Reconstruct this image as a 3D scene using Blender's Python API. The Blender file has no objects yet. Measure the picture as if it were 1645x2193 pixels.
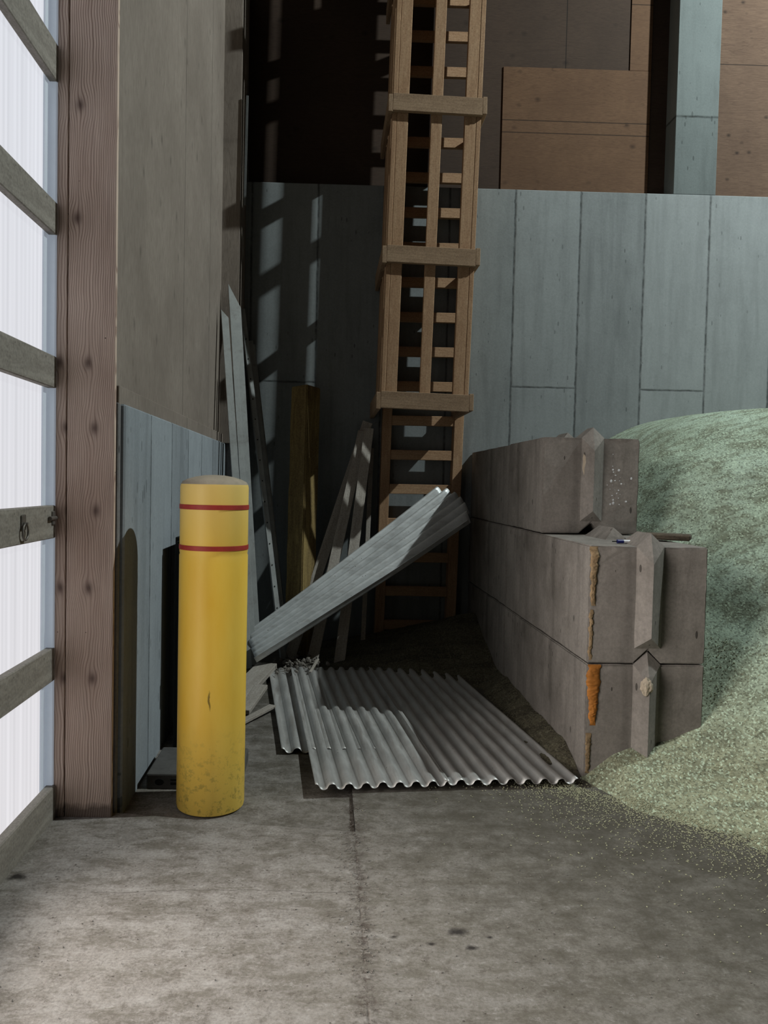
import bpy, bmesh, math, random
from mathutils import Vector, Matrix, Euler, noise
random.seed(7)
S = bpy.context.scene
COL = S.collection
R = math.radians

# ---------------------------------------------------------------- camera
F, PX, PY = 1650.0, 740.0, 1096.5
MR = Matrix.Rotation(-R(1.4), 3, 'Z') @ Matrix.Rotation(R(90 - 2.1), 3, 'X') @ Matrix.Rotation(R(1.15), 3, 'Z')
CP = Vector((0, 0, 1.5))
cd = bpy.data.cameras.new('camera'); cam = bpy.data.objects.new('camera', cd); COL.objects.link(cam)
cam.matrix_world = Matrix.Translation(CP) @ MR.to_4x4()
cd.sensor_fit = 'VERTICAL'; cd.sensor_height = 36.0; cd.lens = 36.0 * F / 2193.0
cd.shift_x = (822.5 - PX) / 2193.0; cd.clip_start = 0.05; cd.clip_end = 100
S.camera = cam

# ---------------------------------------------------------------- world, lights, exposure
S.view_settings.view_transform = 'Standard'; S.view_settings.look = 'None'
S.view_settings.exposure = 0.0; S.view_settings.gamma = 1.0; S.view_settings.use_curve_mapping = False
w = bpy.data.worlds.new('world'); S.world = w; w.use_nodes = True
w.node_tree.nodes['Background'].inputs[0].default_value = (0.9, 0.88, 0.86, 1)
w.node_tree.nodes['Background'].inputs[1].default_value = 0.002

def lamp(name, kind, loc, energy, color, size=None, sy=None, rot=None, spread=None):
    l = bpy.data.lights.new(name, kind); l.energy = energy; l.color = color
    o = bpy.data.objects.new(name, l); COL.objects.link(o); o.location = loc
    if kind == 'AREA':
        l.shape = 'RECTANGLE'; l.size = size; l.size_y = sy
        if rot is not None: o.rotation_euler = rot
        if spread: l.spread = spread
    else:
        l.shadow_soft_size = size
    return o
# high bay lamp of the shed, above the grain pile to the right
lamp('high_bay_lamp', 'POINT', (6.15, 4.3, 7.9), 2050, (0.90, 1.0, 0.985), 0.06)
# added fill light along the left wall, just out of frame
lamp('left_fill_light', 'AREA', (-1.2, 2.15, 1.85), 114, (1.0, 0.945, 0.89), 1.25, 3.3, (R(90), 0, R(-90)), R(121))

# ---------------------------------------------------------------- node helpers
ALB = 0.8
class N:
    def __init__(s, name):
        s.m = bpy.data.materials.new(name); s.m.use_nodes = True
        s.t = s.m.node_tree; s.b = s.t.nodes['Principled BSDF']; s.b.inputs['Roughness'].default_value = 0.85
        s.b.inputs['Specular IOR Level'].default_value = 0.25
    def n(s, typ, **kw):
        x = s.t.nodes.new(typ)
        for k, v in kw.items():
            if k in x.bl_rna.properties: setattr(x, k, v)
            else: x.inputs[k].default_value = v
        return x
    def l(s, a, b): s.t.links.new(a, b)
    def coord(s, scale=(1, 1, 1), obj=True, loc=(0, 0, 0), rot=(0, 0, 0)):
        t = s.n('ShaderNodeTexCoord'); m = s.n('ShaderNodeMapping')
        m.inputs['Scale'].default_value = scale; m.inputs['Location'].default_value = loc; m.inputs['Rotation'].default_value = rot
        s.l(t.outputs['Object'], m.inputs[0]); return m.outputs[0]
    def noise(s, vec, scale, detail=6, rough=0.6, dist=0.0):
        x = s.n('ShaderNodeTexNoise'); x.inputs['Scale'].default_value = scale; x.inputs['Detail'].default_value = detail
        x.inputs['Roughness'].default_value = rough; x.inputs['Distortion'].default_value = dist
        s.l(vec, x.inputs['Vector']); return x.outputs['Fac']
    def voro(s, vec, scale, out='Distance', feature='F1', rnd=1.0):
        x = s.n('ShaderNodeTexVoronoi'); x.feature = feature; x.inputs['Scale'].default_value = scale
        x.inputs['Randomness'].default_value = rnd
        s.l(vec, x.inputs['Vector']); return x.outputs[out]
    def ramp(s, fac, stops):
        x = s.n('ShaderNodeValToRGB'); e = x.color_ramp.elements
        while len(e) < len(stops): e.new(0.5)
        for i, (p, c) in enumerate(stops):
            e[i].position = p; c = (c, c, c) if not hasattr(c, '__len__') else c
            e[i].color = (*c, 1)
        s.l(fac, x.inputs[0]); return x.outputs[0]
    def math(s, op, a, b=None, c=None, clamp=False):
        x = s.n('ShaderNodeMath'); x.operation = op; x.use_clamp = clamp
        for i, v in enumerate((a, b, c)):
            if v is None: continue
            if isinstance(v, (int, float)): x.inputs[i].default_value = v
            else: s.l(v, x.inputs[i])
        return x.outputs[0]
    def mix(s, fac, a, b, blend='MIX'):
        x = s.n('ShaderNodeMix'); x.data_type = 'RGBA'; x.blend_type = blend; x.clamp_factor = True
        for idx, v in ((0, fac), (6, a), (7, b)):
            if isinstance(v, (int, float)): x.inputs[idx].default_value = v
            elif isinstance(v, tuple): x.inputs[idx].default_value = (*v, 1)
            else: s.l(v, x.inputs[idx])
        return x.outputs[2]
    def xyz(s, vec=None):
        x = s.n('ShaderNodeSeparateXYZ')
        if vec is None: vec = s.n('ShaderNodeTexCoord').outputs['Object']
        s.l(vec, x.inputs[0]); return x.outputs
    def out(s, col, bump=None, strength=0.3, dist=0.004, rough=None, keep=False):
        if not keep:
            col = sc(col, ALB) if isinstance(col, tuple) else s.mix(1.0, col, (ALB, ALB, ALB), 'MULTIPLY')
        if isinstance(col, tuple): s.b.inputs['Base Color'].default_value = (*col, 1)
        else: s.l(col, s.b.inputs['Base Color'])
        if bump is not None:
            b = s.n('ShaderNodeBump'); b.inputs['Strength'].default_value = strength; b.inputs['Distance'].default_value = dist
            s.l(bump, b.inputs['Height']); s.l(b.outputs[0], s.b.inputs['Normal'])
        if rough is not None:
            if isinstance(rough, (int, float)): s.b.inputs['Roughness'].default_value = rough
            else: s.l(rough, s.b.inputs['Roughness'])
        return s.m
def sc(c, k): return tuple(v * k for v in c)

# ---------------------------------------------------------------- materials
def mat_concrete(name, base, seam=None, streak=1.0, pit=0.5, dirt=(0.06, 0.05, 0.04), grime=0.0, flat=None):
    """formwork concrete; seam = (axis, offset, pitch, zjoint) draws the joints between form boards"""
    m = N(name); v = m.coord()
    n1 = m.noise(v, 2.2, 8, 0.62)
    n2 = m.noise(m.coord((7, 7, 0.55)), 2.0, 6, 0.65)
    n3 = m.noise(v, 60, 4, 0.7)
    c = m.mix(m.ramp(n1, [(0.3, 0.0), (0.7, 1.0)]), sc(base, 0.72), sc(base, 1.18))
    c = m.mix(m.math('MULTIPLY', m.ramp(n2, [(0.35, 0.0), (0.75, 1.0)]), 0.45 * streak), c, sc(base, 1.5))
    c = m.mix(m.math('MULTIPLY', m.ramp(n2, [(0.25, 1.0), (0.45, 0.0)]), 0.55 * streak), c, sc(base, 0.45))
    c = m.mix(0.16, c, m.ramp(n3, [(0.3, 0.0), (0.7, tuple(min(1, x * 2) for x in base))]), 'MIX')
    # air pockets left by the formwork
    fs = [1, 1, 0.33]
    if flat is not None: fs[flat] = 0
    vp = m.voro(m.coord(tuple(fs)), 18)
    thr = m.math('MULTIPLY', m.ramp(m.noise(v, 2.6, 3), [(0.38, 0.0), (0.60, 1.0)]), 0.11 + 0.05 * pit)
    mask = m.math('LESS_THAN', vp, thr)
    n4 = m.noise(m.coord((6, 6, 0.7)), 1.3, 6, 0.6, 0.3)
    c = m.mix(m.math('MULTIPLY', m.ramp(n4, [(0.52, 0.0), (0.72, 1.0)]), 0.55 * streak, clamp=True), c, sc(base, 0.38))
    blotch = m.noise(v, 9, 7, 0.75, 0.6)
    c = m.mix(m.math('MULTIPLY', m.ramp(blotch, [(0.55, 0.0), (0.68, 1.0)]), 0.35), c, sc(base, 0.5))
    c = m.mix(m.math('MULTIPLY', m.ramp(blotch, [(0.30, 1.0), (0.42, 0.0)]), 0.25), c, sc(base, 1.5))
    c = m.mix(m.math('MULTIPLY', mask, 0.85), c, sc(base, 0.16))
    h = m.math('SUBTRACT', m.math('MULTIPLY', n3, 0.35), mask)
    if seam:
        ax, off, pitch, zj = seam
        q = m.xyz(); wob = m.math('MULTIPLY', m.math('SUBTRACT', m.noise(v, 9, 5), 0.5), 0.016)
        u = m.math('DIVIDE', m.math('ADD', m.math('SUBTRACT', q[ax], off), wob), pitch)
        cell = m.math('FLOOR', m.math('ADD', u, 0.5))
        d = m.math('MULTIPLY', m.math('ABSOLUTE', m.math('SUBTRACT', u, cell)), pitch)
        s1 = m.math('SUBTRACT', 1.0, m.math('DIVIDE', d, 0.016), clamp=True)
        pan = m.math('FLOOR', u)
        wn = m.n('ShaderNodeTexWhiteNoise'); wn.noise_dimensions = '1D'; m.l(pan, wn.inputs['W'])
        c = m.mix(0.5, c, m.mix(wn.outputs['Value'], sc(base, 0.7), sc(base, 1.35)), 'MIX')
        if zj:
            par = m.math('FRACT', m.math('MULTIPLY', pan, 0.5))
            has = m.math('LESS_THAN', m.math('ABSOLUTE', m.math('SUBTRACT', par, zj[1])), 0.25)
            dz = m.math('ABSOLUTE', m.math('ADD', m.math('SUBTRACT', q[2], zj[0]), wob))
            s2 = m.math('MULTIPLY', m.math('SUBTRACT', 1.0, m.math('DIVIDE', dz, 0.014), clamp=True), has)
            s1 = m.math('MAXIMUM', s1, s2)
        brk = m.ramp(m.noise(v, 14, 4), [(0.3, 0.45), (0.6, 1.0)])
        s1 = m.math('MULTIPLY', s1, brk)
        c = m.mix(m.math('MULTIPLY', s1, 0.9), c, sc(base, 0.10))
        h = m.math('SUBTRACT', h, m.math('MULTIPLY', s1, 1.2))
    if grime:
        c = m.mix(m.math('MULTIPLY', m.ramp(m.noise(v, 1.3, 6, 0.7), [(0.45, 0.0), (0.7, 1.0)]), grime), c, dirt)
    return m.out(c, h, 0.45, 0.005, 0.9)

def mat_wood(name, base, dark, grain=1.0, axis='Z', knots=0.5, wave=9, pinch=0.0, size=1.0):
    """sawn timber with the grain along one local axis"""
    m = N(name)
    st = {'Z': (1, 1, 0.09), 'X': (0.09, 1, 1), 'Y': (1, 0.09, 1)}[axis]
    v = m.coord(st)
    warp = m.noise(m.coord(tuple(x * 1.0 for x in ((1, 1, 0.5) if axis == 'Z' else (0.5, 1, 1)))), 5.0 / size, 3)
    add = m.n('ShaderNodeVectorMath'); add.operation = 'ADD'
    cmb = m.n('ShaderNodeCombineXYZ')
    k = m.math('MULTIPLY', m.math('SUBTRACT', warp, 0.5), 0.10)
    for i in range(3): m.l(k, cmb.inputs[i])
    m.l(v, add.inputs[0]); m.l(cmb.outputs[0], add.inputs[1])
    g = m.noise(add.outputs[0], 55 / size, 5, 0.65)
    g2 = m.noise(add.outputs[0], 14 / size, 3, 0.5)
    c = m.mix(m.ramp(g, [(0.36, 0.0), (0.66, 1.0)]), m.mix(grain * 0.8, base, dark), base)
    c = m.mix(m.math('MULTIPLY', m.ramp(g2, [(0.35, 1.0), (0.6, 0.0)]), 0.55), c, dark)
    kc = (1, 1, 0.45) if axis == 'Z' else (0.45, 1, 1)
    kn = m.voro(m.coord(kc), 3.3 / size)
    kmask = m.math('SUBTRACT', 1.0, m.math('DIVIDE', kn, 0.12), clamp=True)
    c = m.mix(m.math('MULTIPLY', kmask, knots), c, sc(dark, 0.35))
    nh = m.voro(m.coord((1, 1, 1)), 21)
    nm = m.math('MULTIPLY', m.math('LESS_THAN', nh, 0.07), m.math('GREATER_THAN', m.noise(m.coord(), 6, 2), 0.55))
    c = m.mix(m.math('MULTIPLY', nm, 0.8), c, sc(dark, 0.2))
    fine = m.noise(m.coord(), 90, 3)
    c = m.mix(0.16, c, m.ramp(fine, [(0.3, 0.0), (0.7, tuple(min(1, x * 2) for x in base))]))
    return m.out(c, g, 0.35, 0.003, 0.85)

def mat_post(name):
    """large fir post: hard growth rings running up the face, bending round knots"""
    m = N(name)
    q = m.xyz()
    # a few knots, placed along the face; rings flow round them
    bend = None
    kmask = None
    for kz, kx in ((0.62, 0.02), (1.02, 0.0), (1.36, 0.03), (2.0, -0.01), (2.62, -0.06), (3.1, -0.05), (1.72, 0.02)):
        dz = m.math('DIVIDE', m.math('SUBTRACT', q[2], kz), 0.075)
        dx = m.math('DIVIDE', m.math('SUBTRACT', q[0], kx), 0.05)
        r2 = m.math('ADD', m.math('MULTIPLY', dz, dz), m.math('MULTIPLY', dx, dx))
        gs = m.math('POWER', 2.718, m.math('MULTIPLY', r2, -1.0))
        b = m.math('MULTIPLY', gs, m.math('MULTIPLY', dx, 0.035))
        core = m.math('POWER', 2.718, m.math('MULTIPLY', r2, -7.0))
        bend = b if bend is None else m.math('ADD', bend, b)
        kmask = core if kmask is None else m.math('ADD', kmask, core)
    wob = m.math('MULTIPLY', m.math('SUBTRACT', m.noise(m.coord((0.6, 0.6, 1.0)), 1.7, 3), 0.5), 0.09)
    u = m.math('ADD', m.math('SUBTRACT', q[0], bend), wob)
    # cathedral grain in the centre, tight lines at the edges
    fl = m.math('ABSOLUTE', u)
    ring = m.math('SINE', m.math('MULTIPLY', m.math('POWER', m.math('ADD', fl, 0.02), 1.25), 1000))
    line = m.ramp(ring, [(0.25, 0.0), (0.95, 1.0)])
    fibre = m.noise(m.coord((1, 1, 0.02)), 160, 4, 0.6)
    big = m.noise(m.coord((1, 1, 0.35)), 3.0, 5, 0.6)
    amp = m.ramp(m.noise(m.coord((2, 2, 0.4)), 3.5, 3), [(0.3, 0.25), (0.6, 0.9)])
    base = m.mix(m.ramp(big, [(0.3, 0.0), (0.7, 1.0)]), (0.52, 0.375, 0.295), (0.74, 0.585, 0.485))
    c = m.mix(m.math('MULTIPLY', m.math('MULTIPLY', line, amp), 0.85), base, (0.26, 0.155, 0.122))
    c = m.mix(m.math('MULTIPLY', m.ramp(fibre, [(0.4, 0.0), (0.7, 1.0)]), 0.30), c, (0.11, 0.07, 0.06))
    c = m.mix(m.math('MULTIPLY', kmask, 0.75, clamp=True), c, (0.06, 0.03, 0.026))
    nh = m.voro(m.coord(), 16)
    nm = m.math('MULTIPLY', m.math('LESS_THAN', nh, 0.055), m.math('GREATER_THAN', m.noise(m.coord((1, 1, 1.6)), 3.5, 2), 0.54))
    c = m.mix(m.math('MULTIPLY', nm, 0.9), c, (0.02, 0.012, 0.01))
    foot = m.math('SUBTRACT', 1.0, m.math('DIVIDE', m.math('ADD', q[2], m.math('MULTIPLY', m.noise(m.coord(), 14, 4), -0.07)), 0.03), clamp=True)
    c = m.mix(m.math('MULTIPLY', foot, 0.7), c, (0.05, 0.035, 0.03))
    return m.out(c, line, 0.35, 0.002, 0.75, keep=True)

def mat_ply(name, base, dark, axis, seams=None, knotscale=5, knot=0.8):
    m = N(name); v = m.coord()
    st = {'Z': (3, 3, 0.22), 'X': (0.22, 3, 3), 'Y': (3, 0.22, 3)}[axis]
    wv = m.noise(m.coord(st), 2.4, 4, 0.55, 1.2)
    lines = m.math('FRACT', m.math('MULTIPLY', wv, 13))
    figure = m.ramp(lines, [(0.0, 0.0), (0.12, 1.0), (0.9, 0.75), (1.0, 0.0)])
    big = m.noise(v, 1.5, 6, 0.65)
    fine = m.noise(m.coord(tuple(x * 2 for x in st)), 38, 4, 0.7)
    c = m.mix(m.ramp(big, [(0.3, 0.0), (0.7, 1.0)]), m.mix(0.45, base, dark), sc(base, 1.2))
    c = m.mix(m.math('MULTIPLY', m.math('SUBTRACT', 1.0, figure), 0.45), c, dark)
    c = m.mix(m.math('MULTIPLY', m.ramp(fine, [(0.35, 1.0), (0.6, 0.0)]), 0.6), c, dark)
    kv = m.voro(m.coord({'Z': (0, 1, 0.6), 'X': (0.8, 0, 1), 'Y': (1, 0.5, 1)}[axis]), knotscale)
    kv = m.math('ADD', kv, m.math('MULTIPLY', m.math('SUBTRACT', m.noise(v, 40, 3), 0.5), 0.06))
    km = m.math('MULTIPLY', m.math('SUBTRACT', 1.0, m.math('DIVIDE', kv, 0.17), clamp=True), m.math('GREATER_THAN', m.noise(v, 2.3, 2), 0.36))
    c = m.mix(m.math('MULTIPLY', km, knot), c, sc(dark, 0.25))
    h = figure
    if seams:
        q = m.xyz()
        for ax, pos in seams:
            d = m.math('ABSOLUTE', m.math('SUBTRACT', q[ax], pos))
            s = m.math('SUBTRACT', 1.0, m.math('DIVIDE', d, 0.007), clamp=True)
            c = m.mix(s, c, sc(dark, 0.12)); h = m.math('SUBTRACT', h, m.math('MULTIPLY', s, 2))
    return m.out(c, h, 0.12, 0.002, 0.85)

def mat_floor():
    m = N('floor_concrete'); v = m.coord(); q = m.xyz()
    base = (0.335, 0.308, 0.282)
    n1 = m.noise(v, 1.1, 8, 0.65); n2 = m.noise(v, 6.5, 10, 0.8, 0.2); n3 = m.noise(v, 95, 3, 0.7)
    c = m.mix(m.ramp(n1, [(0.35, 0.0), (0.65, 1.0)]), sc(base, 0.78), sc(base, 1.12))
    c = m.mix(m.math('MULTIPLY', m.ramp(n2, [(0.42, 0.0), (0.66, 1.0)]), 0.55), c, (0.20, 0.168, 0.14))
    c = m.mix(0.28, c, m.ramp(n3, [(0.3, 0.0), (0.7, (0.62, 0.57, 0.52))]))
    # dusty dirt streaks on the open slab
    st = m.noise(m.coord((0.9, 2.2, 1)), 4.2, 10, 0.82, 0.25)
    c = m.mix(m.math('MULTIPLY', m.ramp(st, [(0.49, 0.0), (0.58, 1.0)]), 0.62), c, (0.135, 0.118, 0.092))
    c = m.mix(m.math('MULTIPLY', m.ramp(st, [(0.38, 1.0), (0.47, 0.0)]), 0.42), c, (0.46, 0.435, 0.41))
    # the middle and right of the slab are browner and dirtier than the swept left
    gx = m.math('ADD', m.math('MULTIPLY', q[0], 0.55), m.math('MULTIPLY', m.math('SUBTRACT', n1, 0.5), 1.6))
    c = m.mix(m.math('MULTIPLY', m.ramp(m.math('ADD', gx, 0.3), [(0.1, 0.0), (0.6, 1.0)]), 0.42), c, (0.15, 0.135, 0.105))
    bl = m.noise(v, 17, 9, 0.85, 0.1)
    c = m.mix(m.math('MULTIPLY', m.ramp(bl, [(0.53, 0.0), (0.59, 1.0)]), 0.55), c, (0.11, 0.092, 0.075))
    c = m.mix(m.math('MULTIPLY', m.ramp(bl, [(0.38, 1.0), (0.45, 0.0)]), 0.45), c, (0.50, 0.475, 0.45))
    # ground-in dust and dirt that follows the foot of the grain pile
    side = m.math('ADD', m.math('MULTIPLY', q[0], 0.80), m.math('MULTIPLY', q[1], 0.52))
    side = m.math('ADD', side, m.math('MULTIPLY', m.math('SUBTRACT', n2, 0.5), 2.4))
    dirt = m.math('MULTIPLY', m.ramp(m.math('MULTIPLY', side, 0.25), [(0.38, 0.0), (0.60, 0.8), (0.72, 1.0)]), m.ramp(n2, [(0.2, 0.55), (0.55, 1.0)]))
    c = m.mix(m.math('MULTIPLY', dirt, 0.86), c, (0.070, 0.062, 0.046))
    # specks
    sp = m.math('LESS_THAN', m.voro(m.coord((1, 1, 0)), 26), 0.10)
    sp = m.math('MULTIPLY', sp, m.math('GREATER_THAN', m.noise(v, 4.2, 3), 0.52))
    c = m.mix(m.math('MULTIPLY', sp, 0.75), c, (0.06, 0.05, 0.042))
    # control joint running away from the camera
    wob = m.math('MULTIPLY', m.math('SUBTRACT', m.noise(v, 16, 5, 0.7), 0.5), 0.018)
    j = m.math('ABSOLUTE', m.math('ADD', m.math('SUBTRACT', q[0], 0.146), wob))
    jn = m.math('SUBTRACT', 1.0, m.math('DIVIDE', j, 0.006), clamp=True)
    jf = m.math('MULTIPLY', m.math('SUBTRACT', 1.0, m.math('DIVIDE', j, 0.055), clamp=True), m.ramp(m.noise(v, 22, 6, 0.8), [(0.48, 0.0), (0.58, 1.0)]))
    jj = m.math('MULTIPLY', m.math('MAXIMUM', m.math('MULTIPLY', jn, m.ramp(m.noise(v, 9, 4), [(0.42, 0.1), (0.6, 0.9)])), jf), m.math('GREATER_THAN', q[1], 1.6))
    c = m.mix(m.math('MULTIPLY', jj, 0.9), c, (0.075, 0.055, 0.045))
    # hairline crack across the near slab
    w2 = m.math('MULTIPLY', m.math('SUBTRACT', m.noise(m.coord((1, 0.2, 1)), 3.0, 4), 0.5), 0.10)
    k = m.math('ABSOLUTE', m.math('ADD', m.math('SUBTRACT', q[1], 2.78), w2))
    kk = m.math('MULTIPLY', m.math('SUBTRACT', 1.0, m.math('DIVIDE', k, 0.004), clamp=True), m.math('LESS_THAN', m.math('ABSOLUTE', m.math('ADD', q[0], 0.35)), 0.48))
    c = m.mix(m.math('MULTIPLY', kk, 0.7), c, (0.09, 0.075, 0.065))
    # oily spots
    for (sx, sy, rr) in ((0.47, 2.53, 0.045), (0.50, 2.44, 0.026), (0.25, 2.50, 0.018), (0.37, 2.46, 0.02), (-1.13, 2.87, 0.05), (0.57, 2.50, 0.014)):
        dx = m.math('SUBTRACT', q[0], sx); dy = m.math('MULTIPLY', m.math('SUBTRACT', q[1], sy), 1.4)
        dd = m.math('SQRT', m.math('ADD', m.math('MULTIPLY', dx, dx), m.math('MULTIPLY', dy, dy)))
        dd = m.math('ADD', dd, m.math('MULTIPLY', m.math('SUBTRACT', m.noise(v, 30, 4), 0.5), rr * 1.5))
        c = m.mix(m.math('MULTIPLY', m.math('SUBTRACT', 1.0, m.math('DIVIDE', dd, rr), clamp=True), 1.3, clamp=True), c, (0.04, 0.034, 0.03))
    h = m.math('SUBTRACT', m.math('ADD', m.math('MULTIPLY', n3, 0.3), m.math('MULTIPLY', n2, 0.5)), jj)
    return m.out(c, h, 0.35, 0.005, 0.85)

def mat_grain(name, a, b, dark, warm):
    m = N(name); v = m.coord()
    q = m.xyz()
    g1 = m.noise(m.coord((1, 1, 1)), 150, 3, 0.75)
    cellc = m.voro(m.coord((1, 0.7, 1)), 125, 'Color')
    val = m.n('ShaderNodeSeparateColor'); m.l(cellc, val.inputs[0])
    big = m.noise(v, 1.4, 6, 0.6); mid = m.noise(v, 7, 6, 0.7)
    rake = m.noise(m.coord((0.5, 2.2, 2.2), rot=(0, R(20), R(35))), 5, 5, 0.6, 0.5)
    c = m.mix(m.ramp(big, [(0.35, 0.0), (0.65, 1.0)]), a, b)
    front = m.ramp(m.math('MULTIPLY', q[2], 1.0), [(0.15, 1.0), (0.62, 0.0)])
    c = m.mix(m.math('MULTIPLY', front, 0.75), c, warm)
    c = m.mix(m.math('MULTIPLY', m.ramp(rake, [(0.40, 1.0), (0.54, 0.0)]), 0.7), c, dark)
    c = m.mix(m.math('MULTIPLY', m.ramp(mid, [(0.35, 1.0), (0.5, 0.0)]), 0.35), c, dark)
    c = m.mix(m.math('MULTIPLY', m.ramp(val.outputs[0], [(0.0, 1.0), (0.5, 0.0)]), 0.7), c, sc(dark, 0.45))
    c = m.mix(m.math('MULTIPLY', m.ramp(val.outputs[1], [(0.7, 0.0), (1.0, 1.0)]), 0.6), c, tuple(min(1, x * 1.8) for x in a))
    h = m.math('ADD', m.math('MULTIPLY', g1, 0.6), val.outputs[2])
    return m.out(c, h, 0.9, 0.006, 0.95)

def mat_tin(name, base, dirt, axis):
    m = N(name); v = m.coord()
    n = m.noise(v, 4, 7, 0.7); s = m.noise(m.coord((9, 9, 9)), 6, 4, 0.7)
    st = {'Y': (8, 0.5, 8), 'X': (0.5, 8, 8)}[axis]
    n2 = m.noise(m.coord(st), 4, 5, 0.6)
    c = m.mix(m.ramp(n, [(0.35, 0.0), (0.7, 1.0)]), sc(base, 0.85), sc(base, 1.12))
    c = m.mix(m.math('MULTIPLY', m.ramp(n2, [(0.5, 0.0), (0.7, 1.0)]), 0.35), c, dirt)
    sp = m.math('LESS_THAN', m.voro(v, 26), 0.10)
    sp = m.math('MULTIPLY', sp, m.math('GREATER_THAN', m.noise(v, 8, 2), 0.56))
    c = m.mix(m.math('MULTIPLY', sp, 0.75), c, sc(dirt, 0.4))
    m.b.inputs['Metallic'].default_value = 0.5
    m.b.inputs['Specular IOR Level'].default_value = 0.4
    return m.out(c, s, 0.08, 0.002, m.ramp(n, [(0.3, 0.40), (0.7, 0.56)]))

def mat_plain(name, col, rough=0.7, metal=0.0, var=0.25, scale=12, dirt=None, bump=0.15):
    m = N(name); n = m.noise(m.coord(), scale, 6, 0.65)
    c = m.mix(m.ramp(n, [(0.3, 0.0), (0.7, 1.0)]), sc(col, 1 - var), sc(col, 1 + var * 0.6))
    if dirt: c = m.mix(m.math('MULTIPLY', m.ramp(m.noise(m.coord(), scale * 0.5, 7, 0.7), [(0.52, 0.0), (0.66, 1.0)]), 0.6), c, dirt)
    m.b.inputs['Metallic'].default_value = metal
    return m.out(c, n, bump, 0.002, rough)

def mat_bollard():
    m = N('yellow_bollard_sleeve'); v = m.coord(); q = m.xyz()
    n = m.noise(m.coord((1, 1, 0.3)), 4.5, 6, 0.6); s = m.noise(v, 26, 6, 0.75)
    c = m.mix(m.ramp(n, [(0.3, 0.0), (0.7, 1.0)]), (0.90, 0.53, 0.055), (0.98, 0.67, 0.12))
    # chalky fading toward the top, grubby foot
    top = m.math('MULTIPLY', m.math('DIVIDE', m.math('SUBTRACT', q[2], 1.15), 0.35, clamp=True), 0.55)
    c = m.mix(top, c, (0.88, 0.66, 0.27))
    ft = m.math('SUBTRACT', 1.0, m.math('DIVIDE', q[2], 0.42), clamp=True)
    c = m.mix(m.math('MULTIPLY', ft, 0.45), c, (0.62, 0.46, 0.12))
    c = m.mix(m.math('MULTIPLY', m.math('MULTIPLY', ft, m.ramp(s, [(0.52, 0.0), (0.62, 1.0)])), 0.8), c, (0.34, 0.25, 0.06))
    # scrape mark on the front
    dx = m.math('DIVIDE', m.math('ADD', m.math('SUBTRACT', q[0], 0.012), m.math('MULTIPLY', m.math('SUBTRACT', m.noise(v, 22, 3), 0.5), 0.02)), 0.005)
    dz = m.math('DIVIDE', m.math('SUBTRACT', q[2], 0.535), 0.045)
    r2 = m.math('ADD', m.math('MULTIPLY', dx, dx), m.math('MULTIPLY', dz, dz))
    mk = m.math('MULTIPLY', m.math('SUBTRACT', 1.3, r2, clamp=True), m.math('LESS_THAN', q[1], 0))
    c = m.mix(m.math('MULTIPLY', mk, 0.8), c, (0.12, 0.075, 0.02))
    return m.out(c, n, 0.04, 0.002, 0.42, keep=True)

M = {}
M['floor'] = mat_floor()
M['wall_back'] = mat_concrete('form_concrete_back', (0.262, 0.284, 0.287), (0, 1.705, 0.612, (2.44, 0.0)), flat=1)
M['wall_left'] = mat_concrete('form_concrete_left', (0.345, 0.38, 0.41), (1, 3.98, 0.53, None), pit=2.0, flat=0)
M['end_concrete'] = mat_concrete('rough_concrete_edge', (0.27, 0.26, 0.26), None)
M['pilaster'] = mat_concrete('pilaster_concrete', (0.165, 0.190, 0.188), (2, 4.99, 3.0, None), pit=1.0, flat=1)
M['block'] = mat_concrete('block_concrete', (0.29, 0.262, 0.235), None, 0.8, 0.2, grime=0.6)
M['post'] = mat_post('fir_post')
M['girt'] = mat_wood('grey_girt_wood', (0.36, 0.33, 0.29), (0.20, 0.175, 0.15), 0.6, 'Z', 0.4)
M['ladder'] = mat_wood('ladder_pine', (0.52, 0.335, 0.20), (0.32, 0.17, 0.09), 0.7, 'Z', 0.6)
M['hoop'] = mat_wood('hoop_pine', (0.42, 0.29, 0.185), (0.24, 0.15, 0.09), 0.7, 'Z', 0.6)
M['timber'] = mat_wood('rough_timber', (0.36, 0.26, 0.10), (0.11, 0.07, 0.035), 0.9, 'Z', 0.5, size=1.5)
M['greyboard'] = mat_wood('weathered_board', (0.52, 0.47, 0.42), (0.30, 0.255, 0.215), 0.6, 'Z', 0.4)
M['strip'] = mat_plain('painted_steel_strip', (0.46, 0.475, 0.465), 0.55, 0.1, 0.2, 9, (0.14, 0.12, 0.10))
M['ply_left'] = mat_ply('plywood_left', (0.325, 0.275, 0.235), (0.17, 0.135, 0.11), 'Z', [(1, 5.08), (1, 6.15)], 6.5, 0.55)
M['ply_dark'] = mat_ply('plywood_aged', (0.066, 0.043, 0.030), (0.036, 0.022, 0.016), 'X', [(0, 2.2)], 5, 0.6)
M['ply_brown'] = mat_ply('plywood_brown', (0.150, 0.085, 0.047), (0.080, 0.040, 0.022), 'X', [(2, 0.73), (2, 0.615)], 5.5, 0.8)
M['ply_knot'] = mat_ply('plywood_knotty', (0.165, 0.105, 0.070), (0.075, 0.042, 0.028), 'X', [(2, 5.49)], 7.5, 1.0)
M['tin'] = mat_tin('corrugated_tin_floor', (0.64, 0.63, 0.61), (0.22, 0.155, 0.11), 'Y')
M['tin2'] = mat_tin('corrugated_tin_leaning', (0.88, 0.90, 0.90), (0.40, 0.37, 0.33), 'X')
M['bollard'] = mat_bollard()
M['bolcap'] = mat_plain('bollard_cap_dust', (0.50, 0.42, 0.32), 0.8, 0, 0.2, 14)
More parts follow.
